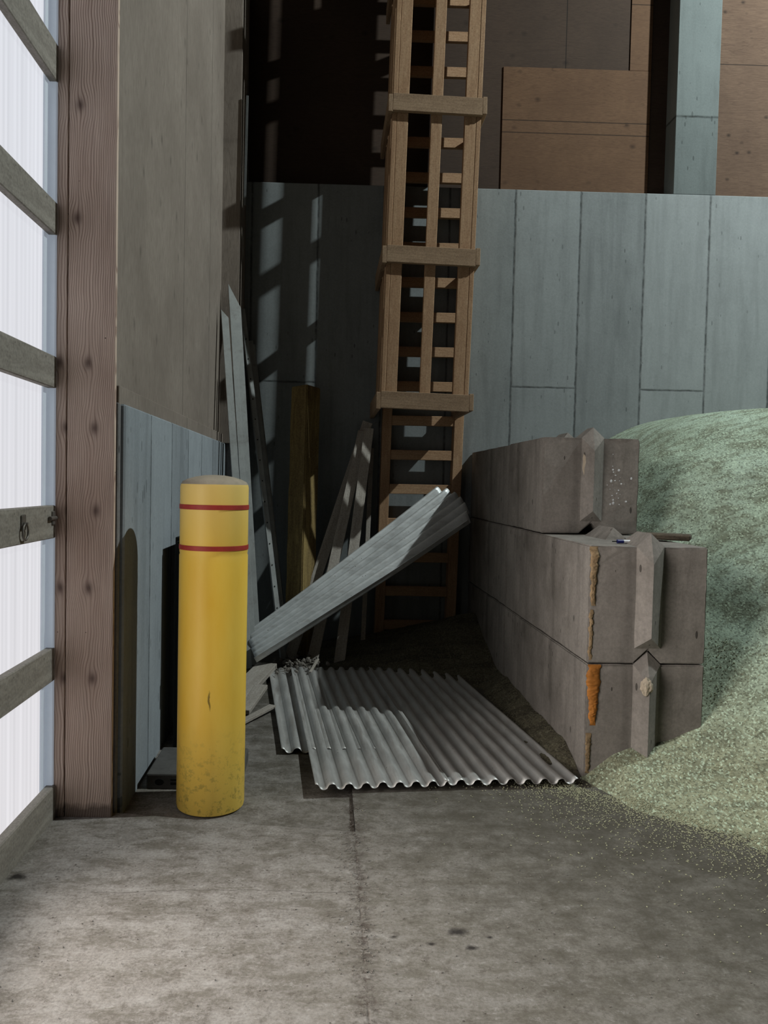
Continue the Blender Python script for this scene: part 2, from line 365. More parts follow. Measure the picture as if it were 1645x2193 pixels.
M['tape'] = mat_plain('red_tape', (0.52, 0.06, 0.045), 0.5, 0, 0.2, 20)
M['grain'] = mat_grain('grain', (0.44, 0.54, 0.41), (0.50, 0.62, 0.50), (0.20, 0.21, 0.14), (0.36, 0.34, 0.20))
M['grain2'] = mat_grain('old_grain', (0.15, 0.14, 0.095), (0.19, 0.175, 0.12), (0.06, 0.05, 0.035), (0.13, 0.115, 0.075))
M['kernel'] = mat_plain('loose_kernel', (0.42, 0.42, 0.28), 0.8, 0, 0.4, 40)
M['black'] = mat_plain('black_shadow_box', (0.012, 0.013, 0.014), 0.6, 0, 0.3, 9, bump=0.03)
M['greyplastic'] = mat_plain('grey_plastic', (0.13, 0.125, 0.12), 0.7, 0, 0.25, 14)
M['darkplastic'] = mat_plain('dark_slots', (0.02, 0.02, 0.02), 0.8)
M['steel'] = mat_plain('dull_steel', (0.22, 0.20, 0.18), 0.5, 0.6, 0.3, 30)
M['foam'] = mat_plain('orange_foam', (0.50, 0.19, 0.035), 0.7, 0, 0.55, 22, (0.16, 0.06, 0.02), 0.6)
M['foam2'] = mat_plain('old_foam', (0.36, 0.25, 0.14), 0.8, 0, 0.6, 40, (0.20, 0.12, 0.06), 0.8)
M['white'] = mat_plain('white_plastic', (0.75, 0.76, 0.78), 0.4)
M['blue'] = mat_plain('navy_plastic', (0.02, 0.025, 0.14), 0.4)
M['rubble'] = mat_concrete('rubble', (0.24, 0.215, 0.19), None)
M['darkwood'] = mat_wood('dark_wood', (0.15, 0.12, 0.085), (0.05, 0.04, 0.03), 0.8, 'Z', 0.3)
M['channel'] = mat_plain('daylit_channel', (0.50, 0.54, 0.57), 0.5, 0.2, 0.1)
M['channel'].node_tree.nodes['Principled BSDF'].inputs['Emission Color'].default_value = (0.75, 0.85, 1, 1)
M['channel'].node_tree.nodes['Principled BSDF'].inputs['Emission Strength'].default_value = 0.22  # glow added so the channel looks lit by the translucent wall
M['dimtrim'] = mat_plain('dull_trim', (0.13, 0.135, 0.135))
def mat_poly():
    m = N('daylit_polycarbonate'); q = m.xyz()
    # twin-wall flutes, daylight passing through
    fl = m.math('SINE', m.math('MULTIPLY', q[1], 2 * math.pi / 0.042))
    n = m.noise(m.coord((1, 3.5, 0.05)), 5, 4, 0.6)
    up = m.math('MULTIPLY', m.math('DIVIDE', q[2], 4.0, clamp=True), 0.10)
    k = m.math('ADD', m.math('ADD', 0.755, m.math('MULTIPLY', fl, 0.030)), m.math('MULTIPLY', m.math('SUBTRACT', n, 0.5), 0.30))
    c = m.mix(m.math('DIVIDE', q[2], 3.5, clamp=True), (0.99, 0.965, 1.0), (0.90, 0.925, 1.0))
    m.l(c, m.b.inputs['Emission Color']); m.l(k, m.b.inputs['Emission Strength'])
    m.b.inputs['Base Color'].default_value = (0.04, 0.04, 0.04, 1)
    return m.m
M['poly'] = mat_poly()

# ---------------------------------------------------------------- geometry helpers
def P(x, y, d):
    v = MR @ Vector(((x - PX) / F, -(y - PY) / F, -1)); return CP + v * (d / v.y)
def G(x, y, z=0.0):
    v = MR @ Vector(((x - PX) / F, -(y - PY) / F, -1)); return CP + v * ((z - CP.z) / v.z)

def tag(o, label=None, cat=None, group=None, kind=None):
    if label: o['label'] = label
    if cat: o['category'] = cat
    if group: o['group'] = group
    if kind: o['kind'] = kind
    return o
def empty(name, loc, label=None, cat=None, group=None):
    o = bpy.data.objects.new(name, None); COL.objects.link(o); o.location = loc; o.empty_display_size = 0.1
    o['_m'] = 0; del o['_m']
    return tag(o, label, cat, group)
def link(name, bm, mat, mw=None, parent=None, smooth=False, mats=None):
    me = bpy.data.meshes.new(name); bm.normal_update(); bm.to_mesh(me); bm.free()
    for mm in (mats or [mat]): me.materials.append(mm)
    if smooth:
        for p in me.polygons: p.use_smooth = True
    o = bpy.data.objects.new(name, me); COL.objects.link(o)
    mw = mw or Matrix.Identity(4)
    if parent is not None:
        o.parent = parent
        pm = Matrix.LocRotScale(parent.location, parent.rotation_euler, parent.scale)
        if parent.parent: pm = Matrix.LocRotScale(parent.parent.location, parent.parent.rotation_euler, parent.parent.scale) @ pm
        mw = pm.inverted() @ mw
    o.matrix_local = mw
    return o
def bm_box(bm, a, b, bev=0.0, seg=1):
    """axis aligned box a..b"""
    c = [(a[i] + b[i]) / 2 for i in range(3)]; s = [abs(b[i] - a[i]) for i in range(3)]
    r = bmesh.ops.create_cube(bm, size=1.0, matrix=Matrix.Translation(c) @ Matrix.Diagonal((*s, 1)))
    if bev:
        es = list({e for v in r['verts'] for e in v.link_edges})
        bmesh.ops.bevel(bm, geom=es, offset=bev, segments=seg, affect='EDGES', profile=0.6)
    return r
def box(name, a, b, mat, parent=None, bev=0.0, origin=None, seg=1):
    """world box a..b, origin at the base centre"""
    if origin is None: origin = Vector(((a[0] + b[0]) / 2, (a[1] + b[1]) / 2, min(a[2], b[2])))
    bm = bmesh.new(); bm_box(bm, Vector(a) - origin, Vector(b) - origin, bev, seg)
    return link(name, bm, mat, Matrix.Translation(origin), parent)
def struct(name, a, b, mat, bev=0.0):
    bm = bmesh.new(); bm_box(bm, a, b, bev)
    o = link(name, bm, mat); o['kind'] = 'structure'; return o
def frame(A, B, up):
    A, B = Vector(A), Vector(B); z = (B - A).normalized(); up = Vector(up)
    y = (up - z * up.dot(z)).normalized(); x = y.cross(z)
    m = Matrix((x, y, z)).transposed().to_4x4(); m.translation = A
    return m, (B - A).length
def beam(name, A, B, wx, wy, mat, up=(0, 1, 0), parent=None, bev=0.003, cut=None, rag=0.0, mir=None):
    """board from A to B; wy is its size along up, wx across; cut = slant of the far end"""
    m, L = frame(A, B, up); bm = bmesh.new()
    r = bm_box(bm, (-wx / 2, -wy / 2, 0), (wx / 2, wy / 2, L))
    if cut:
        for v in bm.verts:
            if v.co.z > L * 0.5: v.co.z += cut * (v.co.x / wx)
    if bev: bmesh.ops.bevel(bm, geom=bm.edges[:], offset=bev, segments=1, affect='EDGES')
    return link(name, bm, mat, m, parent)

# ================================================================ THE SETTING
# floor: near slab, and the slightly sunken strip behind its lip at the left
bm = bmesh.new()
edge = [(-2.2, 3.44), (-0.94, 3.44), (-0.86, 3.43), (-0.48, 3.36), (0.15, 3.27)]
def V3(*p): return bm.verts.new(p)
top = [V3(x, y, 0) for x, y in edge]; near = [V3(x, -4.3, 0) for x, y in edge]
low = [V3(x, y + 0.010, -0.028) for x, y in edge]; mid_ = [V3(x, 4.3, -0.004) for x, y in edge]; far = [V3(x, 8.0, -0.004) for x, y in edge]
for i in range(len(edge) - 1):
    for A, B in ((near, top), (top, low), (low, mid_), (mid_, far)):
        bm.faces.new((A[i], A[i + 1], B[i + 1], B[i]))
a1, a2, a3, a4 = V3(0.15, -4.3, 0), V3(7.2, -4.3, 0), V3(7.2, 8, 0), V3(0.15, 8, 0)
bm.faces.new((a1, a2, a3, a4))
b1_, b2_, b3_, b4_ = V3(-2.2, -4.3, -0.2), V3(7.2, -4.3, -0.2), V3(7.2, 8, -0.2), V3(-2.2, 8, -0.2)
bm.faces.new((b4_, b3_, b2_, b1_))
link('floor', bm, M['floor'])['kind'] = 'structure'

# left wall: low concrete wall, plywood above it, corner pier
bm = bmesh.new(); bm_box(bm, (-1.12, 3.47, -0.05), (-0.905, 7.3, 1.835), 0.008)
link('wall_left', bm, M['wall_left'])['kind'] = 'structure'
struct('wall_left_upper', (-1.02, 3.445, 1.90), (-0.955, 6.86, 6.6), M['ply_left'])
struct('trim_1', (-1.03, 3.445, 1.83), (-0.925, 6.82, 1.915), M['ply_left'], 0.004)
struct('trim_2', (-1.06, 3.44, -0.02), (-0.925, 3.48, 1.84), M['end_concrete'], 0.006)
# corner pier: concrete below, plywood clad above
struct('wall_corner', (-1.02, 6.86, -0.05), (-0.84, 7.3, 1.835), M['end_concrete'], 0.006)
struct('wall_corner_upper', (-1.05, 6.80, 1.835), (-0.80, 7.3, 6.6), M['ply_left'], 0.003)
# back wall
struct('wall_back', (-0.95, 7.24, -0.05), (6.6, 7.5, 4.27), M['wall_back'], 0.006)
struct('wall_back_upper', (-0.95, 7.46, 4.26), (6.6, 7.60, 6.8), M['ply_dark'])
xa, xb = P(1449, 200, 7.25).x, P(1541, 200, 7.25).x
struct('trim_3', (xa, 7.25, 4.271), (xb, 7.46, 6.7), M['pilaster'], 0.006)
struct('wall_back_right_panel', (xb, 7.27, 4.272), (6.6, 7.33, 6.7), M['ply_knot'])
# daylit translucent wall in the left foreground, its channel
bm = bmesh.new(); bm_box(bm, (-1.232, 1.5, 0.02), (-1.222, 3.40, 6.3))
link('window_1', bm, M['poly'])['kind'] = 'structure'
bm = bmesh.new(); bm_box(bm, (-1.236, 3.372, 0.0), (-1.184, 3.415, 6.3), 0.002); bm_box(bm, (-1.221, 3.32, 0.0), (-1.214, 3.372, 6.3))
link('trim_4', bm, M['channel'])['kind'] = 'structure'

# patch panels of plywood on the back wall
a, b = P(1080, 140, 7.43), P(1388, 408, 7.43)
box('plywood_panel', (a.x, 7.449, 4.272), (b.x, 7.459, a.z), M['ply_brown'])
tag(bpy.data.objects['plywood_panel'], 'lighter brown plywood sheet with knots and two seams, above the concrete back wall', 'plywood sheet')
a2 = P(1356, 0, 7.43)
o = box('plywood_panel', (a2.x, 7.450, a.z + 0.004), (b.x, 7.458, 6.75), M['ply_brown'])
tag(o, 'narrow upright plywood strip above the right end of the lighter plywood sheet', 'plywood sheet')

# ================================================================ TIMBER POST AND GIRTS
p = empty('timber_post', (-1.06, 3.49, 0), 'tall reddish fir post with knots, beside the bright translucent wall', 'post')
bm = bmesh.new(); bm_box(bm, (-0.098, -0.1, -0.005), (0.108, -0.072, 6.5), 0.006, 2)
pc = link('main_timber', bm, M['post'], Matrix.Translation((-1.038, 3.49, 0)), p)
bm = bmesh.new(); bm_box(bm, (-0.026, -0.10, 0.0), (0.021, -0.072, 6.5), 0.003)
link('side_plank', bm, M['post'], Matrix.Translation((-1.160, 3.488, 0)), p)

girts = [('highest visible weathered girt across the bright translucent wall, running up out of view', 98, 178),
         ('weathered girt on the translucent wall, second from the top', 435, 505),
         ('weathered girt on the translucent wall, third from the top and just above eye level', 764, 832),
         ('weathered girt with a steel ring latch on the translucent wall', 1082, 1152),
         ('weathered girt on the translucent wall, next above the bottom rail', 1386, 1457),
         ]
for i, (lab, y0, y1) in enumerate(girts):
    zt, zb = P(118, y0, 3.385).z, P(118, y1, 3.385).z
    if i == 0: zt, zb = P(118, 98, 3.385).z, P(118, 178, 3.385).z
    g = beam('wall_girt', (-1.199, 1.5, (zt + zb) / 2), (-1.199, 3.386, (zt + zb) / 2), zt - zb, 0.036, M['girt'], (1, 0, 0), bev=0.004)
    tag(g, lab, 'girt', 'girts on the translucent wall')
zt = P(112, 1682, 3.385).z
g = beam('wall_girt', (-1.194, 1.5, zt / 2), (-1.194, 3.386, zt / 2), zt + 0.01, 0.042, M['girt'], (1, 0, 0), bev=0.005)
tag(g, 'weathered bottom rail of the translucent wall, lying along the floor', 'girt', 'girts on the translucent wall')

# ring latch on the fourth girt
c = P(57, 1133, 3.02)
c.x = -1.178
t = empty('ring_latch', c, 'small steel ring latch on a plate screwed to the weathered girt', 'latch')
bm = bmesh.new(); bm_box(bm, (-0.002, -0.022, -0.005), (0.003, 0.022, 0.055), 0.004)
link('plate', bm, M['steel'], Matrix.Translation(c), t)
def torus_bm(r, r2, n=28, k=8, sx=1, sz=1):
    bm = bmesh.new(); rings = []
    for i in range(n):
        a = 2 * math.pi * i / n
        ring = []
        for j in range(k):
            bb = 2 * math.pi * j / k; rr = r + r2 * math.cos(bb)
            ring.append(bm.verts.new((r2 * math.sin(bb), rr * math.cos(a) * sx, rr * math.sin(a) * sz)))
        rings.append(ring)
    for i in range(n):
        for j in range(k):
            bm.faces.new((rings[i][j], rings[(i + 1) % n][j], rings[(i + 1) % n][(j + 1) % k], rings[i][(j + 1) % k]))
    return bm
link('ring', torus_bm(0.027, 0.0045, sz=1.15), M['steel'], Matrix.Translation(c + Vector((0.009, 0, -0.012))), t, True)
bm = bmesh.new(); bmesh.ops.create_cone(bm, cap_ends=True, segments=12, radius1=0.008, radius2=0.006, depth=0.018, matrix=Matrix.Rotation(R(90), 4, 'Y'))
link('pin', bm, M['steel'], Matrix.Translation(c + Vector((0.009, 0, 0.02))), t)
# bolt end at the post
c = P(122, 1110, 3.33); c.x = -1.172
t = empty('door_bolt', c, 'short steel bolt where the latch girt meets the fir post', 'bolt')
bm = bmesh.new(); bmesh.ops.create_cone(bm, cap_ends=True, segments=12, radius1=0.009, radius2=0.009, depth=0.08, matrix=Matrix.Rotation(R(90), 4, 'X'))
link('shank', bm, M['steel'], Matrix.Translation(c), t)
bm = bmesh.new(); bm_box(bm, (-0.004, -0.015, -0.03), (0.006, 0.015, 0.03), 0.003)
link('keeper', bm, M['steel'], Matrix.Translation(c + Vector((-0.008, 0.02, 0))), t)

# ================================================================ BOLLARD
bc = Vector((-0.522, 3.595, -0.022))
t = empty('bollard', bc, 'tall yellow bollard with two red bands in front of the low concrete wall', 'bollard')
def lathe(prof, n=72):
    bm = bmesh.new(); rings = []
    for r, z in prof:
        if r < 1e-5: rings.append([bm.verts.new((0, 0, z))]); continue
        rings.append([bm.verts.new((r * math.cos(2 * math.pi * i / n), r * math.sin(2 * math.pi * i / n), z)) for i in range(n)])
    for A, B in zip(rings, rings[1:]):
        for i in range(n):
            j = (i + 1) % n
            if len(A) == 1 and len(B) == 1: continue
            if len(A) == 1: bm.faces.new((A[0], B[j], B[i]))
            elif len(B) == 1: bm.faces.new((A[i], A[j], B[0]))
            else: bm.faces.new((A[i], A[j], B[j], B[i]))
    return bm
r = 0.158
H = 1.507
tm = Matrix.Translation(bc)
def shade(o, ang=35):
    me = o.data
    for p_ in me.polygons: p_.use_smooth = True
    bm = bmesh.new(); bm.from_mesh(me)
    for e in bm.edges:
        if len(e.link_faces) == 2 and e.calc_face_angle(0) > R(ang): e.smooth = False
    bm.to_mesh(me); bm.free()
o = link('sleeve', lathe([(r * 0.9, 0), (r * 0.985, 0.006), (r, 0.02), (r, 1.180), (r - 0.003, 1.188), (r - 0.001, 1.196), (r - 0.001, H - 0.012), (r - 0.004, H)]), M['bollard'], tm, t); shade(o)
o = link('cap', lathe([(r - 0.004, H), (r * 0.93, H + 0.012), (r * 0.78, H + 0.024), (r * 0.55, H + 0.035), (r * 0.28, H + 0.042), (0, H + 0.044)]), M['bolcap'], tm, t); shade(o, 60)
for z in (1.404, 1.219):
    o = link('reflective_band', lathe([(r, z - 0.011), (r + 0.0018, z - 0.010), (r + 0.0018, z + 0.010), (r, z + 0.011)]), M['tape'], tm, t); shade(o)

# ================================================================ GREY BASE BOX AND ADDED SHADOW CASTER
base_c = Vector((-0.66, 3.9, -0.01))
a = G(314, 1690)
x0, y0 = -0.862, 3.76
bm = bmesh.new(); bm_box(bm, (x0, y0, -0.022), (-0.40, y0 + 0.39, 0.055), 0.008, 2)
o = link('base_box', bm, M['greyplastic'])
me = o.data; ctr = Vector(((x0 - 0.40) / 2, y0 + 0.195, -0.022))
for v in me.vertices: v.co -= ctr
o.location = ctr; tag(o, 'flat grey plastic box with slotted front lying on the floor behind the bollard', 'box')
base = o
for r_ in range(2):
    for k in range(5):
        bm = bmesh.new(); bm_box(bm, (-0.016, -0.003, -0.0055), (0.016, 0.003, 0.0055), 0.001)
        link('slot', bm, M['darkplastic'], Matrix.Translation((x0 + 0.135 + k * 0.04, y0 - 0.001, 0.008 + r_ * 0.02)), base)
bm = bmesh.new(); bmesh.ops.create_cone(bm, cap_ends=True, segments=20, radius1=0.016, radius2=0.016, depth=0.006, matrix=Matrix.Rotation(R(90), 4, 'X') @ Matrix.Diagonal((1.4, 1, 1, 1)))
link('socket', bm, M['darkplastic'], Matrix.Translation((x0 + 0.065, y0 - 0.001, 0.016)), base)
# upright black box added behind the bollard to cast the dark shadow on the wall
cc = Vector((-0.68, 4.50, -0.004))
t = empty('black_shadow_box', cc, 'added narrow black upright cabinet almost wholly hidden behind the bollard', 'blocker')
bm = bmesh.new(); bm_box(bm, (-0.156, -0.215, 0), (0.156, 0.24, 1.19), 0.006, 2)
link('body', bm, M['black'], Matrix.Translation(cc), t)
bm = bmesh.new(); bm_box(bm, (-0.146, -0.229, 0.03), (0.150, -0.216, 1.17), 0.004)
link('front_panel', bm, M['black'], Matrix.Translation(cc), t)
bm = bmesh.new(); bm_box(bm, (0.105, -0.245, 0.6), (0.118, -0.229, 0.72), 0.003)
link('front_bar', bm, M['steel'], Matrix.Translation(cc), t)

# ================================================================ CONCRETE BLOCKS
BX, BW, BH = 1.352, 0.612, 0.61
RX = 0.33       # ridge line, from the left face
def block_bm(L, endkey=True, seed=0, groove=True, chip=0.5):
    """body prism with chipped arrises, key ridge segments on top and a tongue on the near end"""
    bm = bmesh.new(); h = BH - 0.006; w = BW
    g = [(0, 0)]
    if groove: g += [(RX - 0.089, 0), (RX - 0.014, 0.072), (RX + 0.055, 0)]
    g += [(w, 0), (w, h), (0, h)]
    f0 = [bm.verts.new((x, 0, z)) for x, z in g]; f1 = [bm.verts.new((x, L, z)) for x, z in g]; n = len(g)
    bm.faces.new(f0); bm.faces.new(f1[::-1])
    for i in range(n): bm.faces.new((f0[i], f0[(i + 1) % n], f1[(i + 1) % n], f1[i]))
    bmesh.ops.recalc_face_normals(bm, faces=bm.faces)
    # chip the arrises: bevel, subdivide along length, jitter
    es = [e for e in bm.edges if e.calc_face_angle(0) > 0.9 and not (groove and any(abs(v.co.x - RX) < 0.1 and v.co.z < 0.1 for v in e.verts))]
    bmesh.ops.subdivide_edges(bm, edges=[e for e in bm.edges if (e.verts[0].co - e.verts[1].co).length > 0.3], cuts=int(14), use_grid_fill=True)
    es = [e for e in bm.edges if len(e.link_faces) == 2 and e.calc_face_angle(0) > 0.9]
    bmesh.ops.bevel(bm, geom=es, offset=0.006, segments=2, affect='EDGES')
    for v in bm.verts:
        q = v.co * 9 + Vector((seed * 7.1, seed * 3.3, 0)); nn = noise.noise(q); n2 = noise.noise(q * 3.1)
        onx = min(abs(v.co.x), abs(v.co.x - w)); onz = min(abs(v.co.z), abs(v.co.z - h)); ony = min(abs(v.co.y), abs(v.co.y - L))
        k = sum(1 for d in (onx, ony, onz) if d < 0.008)
        if k >= 2:
            s = (max(0, nn) * 0.012 + max(0, n2) * 0.008) * chip * (0.5 if k == 3 else 1)
            c = Vector((w / 2, L / 2, h / 2)); dr = Vector((math.copysign(1, c.x - v.co.x) if onx < 0.008 else 0, math.copysign(1, c.y - v.co.y) if ony < 0.008 else 0, math.copysign(1, c.z - v.co.z) if onz < 0.008 else 0))
            v.co += dr * s
    return bm
def ridge(bm, y0, y1, h, tongue=False, end=0.07):
    """hipped key on the top of a block"""
    a, b, c = RX - 0.089, RX - 0.014, RX + 0.055; z = h - 0.008
    def V(*p): return bm.verts.new(p)
    B = [V(a, y0, z), V(c, y0, z), V(c, y1, z), V(a, y1, z)]
    T0 = V(b, y0 + (0.012 if tongue else end), h + 0.068); T1 = V(b, y1 - end, h + 0.068)
    bm.faces.new((B[0], B[1], T0)); bm.faces.new((B[2], B[3], T1)); bm.faces.new((B[1], B[2], T1, T0)); bm.faces.new((B[3], B[0], T0, T1))
def tongue(bm, h, bot=0.145):
    a, b, c = RX - 0.089, RX - 0.032, RX + 0.055
    def V(*p): return bm.verts.new(p)
    y = 0.0; p = 0.078
    tl, tr, tc = V(a, 0.004, h), V(c, 0.004, h), V(b, -p, h - 0.085)
    ap = V(RX - 0.014, 0.012, h + 0.068)
    bl, br, bc_ = V(a, 0.004, bot - 0.07), V(c, 0.004, bot - 0.07), V(b, -p, bot)
    bt = V(b, 0.004, bot - 0.07)
    bm.faces.new((tl, tc, ap)); bm.faces.new((tc, tr, ap)); bm.faces.new((tl, bl, bc_, tc)); bm.faces.new((tc, bc_, br, tr)); bm.faces.new((bl, bt, bc_)); bm.faces.new((bt, br, bc_))
def make_block(x, y, z, L, label, keys, seed, endtongue=True):
    t = empty('concrete_block', (x, y, z), label, 'concrete block', 'stacked concrete blocks of the bay wall')
    mw = Matrix.Translation((x, y, z))
    link('body', block_bm(L, True, seed), M['block'], mw, t)
    if endtongue:
        bm = bmesh.new(); tongue(bm, BH - 0.006); bmesh.ops.recalc_face_normals(bm, faces=bm.faces)
        link('end_tongue', bm, M['block'], mw, t)
    for k0, k1, tg in keys:
        bm = bmesh.new(); ridge(bm, k0, k1, BH - 0.006, tg); bmesh.ops.recalc_face_normals(bm, faces=bm.faces)
        link('top_key', bm, M['block'], mw, t)
    return t
Y0, YE = 3.90, 7.235
mid = Y0 + 1.83
b1 = make_block(BX, Y0, -0.005, 1.826, 'bottom block at the near end of the concrete block wall, orange foam on its corner', [(0.0, 0.17, True)], 1)
b2 = make_block(BX, mid, -0.005, YE - mid, 'bottom block of the concrete block wall, at the far end against the back wall', [], 2, False)
b3 = make_block(BX, Y0, 0.605, 1.826, 'middle block at the near end of the concrete block wall with a marker on top', [(0.0, 0.26, True), (0.46, 0.84, False)], 3)
b4 = make_block(BX, mid, 0.605, YE - mid, 'middle row block of the concrete block wall, at the far end against the back wall', [], 4, False)
yt = Y0 + 0.925
b5 = make_block(BX + 0.004, yt, 1.215, 0.912, 'top row block nearest the camera, short with a white splattered end', [(0.0, 0.2, True), (0.46, 0.80, False)], 5)
b6 = make_block(BX + 0.006, yt + 0.916, 1.212, YE - yt - 0.916, 'top row block at the far end, behind the short top block', [(0.05, 0.3, False)], 6, False)

# expanding foam squeezed out on the near corner of the two lower blocks
def foam(name, x, zs, wfun, mat, parent, depth, seed, ylo=3.894):
    bm = bmesh.new(); n = 90; rows = []
    z0, z1 = zs
    for i in range(n + 1):
        f = i / n; z = z0 + (z1 - z0) * f
        hw = wfun(f) + 0.006 * noise.noise(Vector((seed, f * 20, 0)))
        cx = x + 0.008 * noise.noise(Vector((seed + 4, f * 9, 0)))
        row = []
        for j in range(9):
            u = j / 8 * 2 - 1
            dd = depth * max(0, (1 - u * u)) ** 0.5 * (0.55 + 0.8 * abs(noise.noise(Vector((u * 2.2 + seed, f * 26, 1))))) * min(1, 8 * f, 8 * (1 - f))
            row.append(bm.verts.new((cx + u * hw, ylo + 0.006 - dd, z)))
        rows.append(row)
    for A, B in zip(rows, rows[1:]):
        for j in range(8): bm.faces.new((A[j], A[j + 1], B[j + 1], B[j]))
    o = link(name, bm, mat, None, parent, True); return o
o = foam('orange_foam', BX + 0.038, (0.28, 0.597), lambda f: 0.014 + 0.026 * min(1, f * 1.5) * (0.75 + 0.5 * noise.noise(Vector((f * 6, 2, 2)))), M['foam'], b1, 0.014, 3.3)
o['label'] = 'orange foam patch on the corner'
o = foam('rust_streak', BX + 0.020, (0.03, 0.24), lambda f: 0.009 + 0.006 * f, M['foam2'], b1, 0.006, 5.1)
o = foam('old_foam', BX + 0.022, (0.90, 1.205), lambda f: 0.011 + 0.012 * f, M['foam2'], b3, 0.011, 7.7)
o['label'] = 'thin brown foam strip on the corner'
o = foam('old_foam', BX + 0.016, (0.62, 0.88), lambda f: 0.010, M['foam2'], b3, 0.006, 9.2)
# broken corner of the lower tongue
bm = bmesh.new(); bmesh.ops.create_icosphere(bm, subdivisions=3, radius=1)
for v in bm.verts:
    v.co *= 1 + 0.35 * noise.noise(v.co * 2.3); v.co = Vector((v.co.x * 0.030, v.co.y * 0.02, v.co.z * 0.045))
link('broken_edge', bm, M['bolcap'], Matrix.Translation((BX + 0.288, 3.835, 0.50)), b1)
# plaster splatter on the end of the top block
bm = bmesh.new()
for k in range(34):
    x = BX + random.gauss(0.475, 0.045); z = 1.215 + random.gauss(0.30, 0.075); s = random.uniform(0.002, 0.009)
    if x < BX + 0.415 or x > BX + 0.59: continue
    m_ = Matrix.Translation((x, yt - 0.0005, z)) @ Matrix.Diagonal((s, 0.002, s * random.uniform(0.5, 1.3), 1))
    bmesh.ops.create_icosphere(bm, subdivisions=1, radius=1, matrix=m_)
o = link('splatter', bm, M['white'], None, b5); o['label'] = 'white plaster splatter'; o['kind'] = 'stuff'
# concrete spill along the top edge of the short top block's tongue
bm = bmesh.new(); bmesh.ops.create_icosphere(bm, subdivisions=3, radius=1)
for v in bm.verts:
    v.co *= 1 + 0.4 * noise.noise(v.co * 2.0); v.co = Vector((v.co.x * 0.022, v.co.y * 0.012, v.co.z * 0.10))
link('mortar_smear', bm, M['bolcap'], Matrix.Translation((BX + 0.275, yt - 0.012, 1.66)), b5)

# marker pen on the block
c = P(1330, 1167, 4.06); c.z = 1.222
t = empty('marker_pen', c, 'white and navy marker pen lying on the middle block', 'marker')
rot = Matrix.Translation(c) @ Matrix.Rotation(R(8), 4, 'Z') @ Matrix.Rotation(R(90), 4, 'Y')
def cyl(r1, r2, z0, z1, seg=20):
    bm = bmesh.new(); bmesh.ops.create_cone(bm, cap_ends=True, segments=seg, radius1=r1, radius2=r2, depth=z1 - z0, matrix=Matrix.Translation((0, 0, (z0 + z1) / 2)))
    return bm
link('barrel', cyl(0.010, 0.0085, 0.012, 0.062), M['white'], rot, t)
link('cap', cyl(0.0105, 0.0105, -0.022, 0.012), M['blue'], rot, t)
link('clip', cyl(0.003, 0.003, -0.05, -0.022), M['darkplastic'], rot, t)
# dark driftwood slab lying behind the near block end
A = Vector((BX + BW - 0.13, 4.40, 1.236)); B = Vector((BX + BW + 0.09, 4.28, 1.236))
o = beam('wood_slab', A, B, 0.14, 0.035, M['darkwood'], (0, 0, 1), bev=0.008)
tag(o, 'dark rough wood slab half buried between the middle block and the grain', 'wood')

# ================================================================ GRAIN
KN = [(-9, -0.06), (-0.02, -0.02), (0.0, 0.0), (0.3, 0.12), (0.62, 0.34), (1.0, 0.66), (1.5, 1.16), (2.0, 1.62), (2.4, 1.88), (3.0, 2.06), (4.0, 2.12), (6.0, 2.1)]
def interp(s):
    for (a, za), (b, zb) in zip(KN, KN[1:]):
        if s <= b: f = (s - a) / (b - a); return za + (zb - za) * f
    return KN[-1][1]
def pile_h(x, y):
    # distance from the curved toe line
    s = (x - 1.50) * 0.70 + (y - 3.42) * 0.715
    s += 0.10 * noise.noise(Vector((x * 0.9, y * 0.9, 0))) + 0.035 * noise.noise(Vector((x * 4, y * 4, 3)))
    if y > 3.45: s -= 0.22 * min(1, (y - 3.45) * 5) * min(1, max(0, (1.5 - x) * 6))
    if y > 3.2: s -= 0.10 * max(0, 1 - abs(x - 1.95) / 0.5)
    z = interp(s)
    # falls off toward the back wall behind the block wall
    z -= 1.25 * max(0, (2.62 - x)) * min(1, max(0, (y - 5.5)))
    z -= max(0, x - 3.3) * 0.12
    k = min(1, max(0, s) * 4)
    z += k * (0.02 * noise.noise(Vector((x * 2.5, y * 2.5, 5))) + 0.006 * noise.noise(Vector((x * 14, y * 14, 1))))
    cap = 2.15 - (0.5 * max(0, 3.3 - x) ** 1.6) * min(1, max(0, (y - 4.6)))
    if z > cap - 0.15: z = cap - 0.15 + 0.15 * math.tanh((z - cap + 0.15) / 0.15)
    # a slipped fold across the upper slope
    u = (y - 4.9) + 0.45 * (x - 2.6)
    u += 0.12 * noise.noise(Vector((x * 2, y * 2, 8)))
    z += (k * 0.13 / (1 + math.exp(-u * 22)) - k * 0.05) * min(1, max(0, (x - 2.0) * 3))
    return z
bm = bmesh.new(); nx, ny = 230, 240; xs = [0.75 + 4.9 * i / nx for i in range(nx + 1)]; ys = [2.25 + 4.98 * j / ny for j in range(ny + 1)]
grid = {}
for i, x in enumerate(xs):
    for j, y in enumerate(ys):
        z = pile_h(x, y)
        if y > 3.93 and x < 1.90: z = -0.1
        if z < -0.03: continue
        grid[i, j] = bm.verts.new((x, y, z))
for i in range(nx):
    for j in range(ny):
        q = [grid.get(k) for k in ((i, j), (i + 1, j), (i + 1, j + 1), (i, j + 1))]
        if all(q): bm.faces.new(q)
for v in [v for v in bm.verts if not v.link_faces]: bm.verts.remove(v)
o = link('grain_pile', bm, M['grain'], None, None, True); tag(o, 'large heap of pale green grain spilling round the concrete block wall', 'grain', kind='stuff')

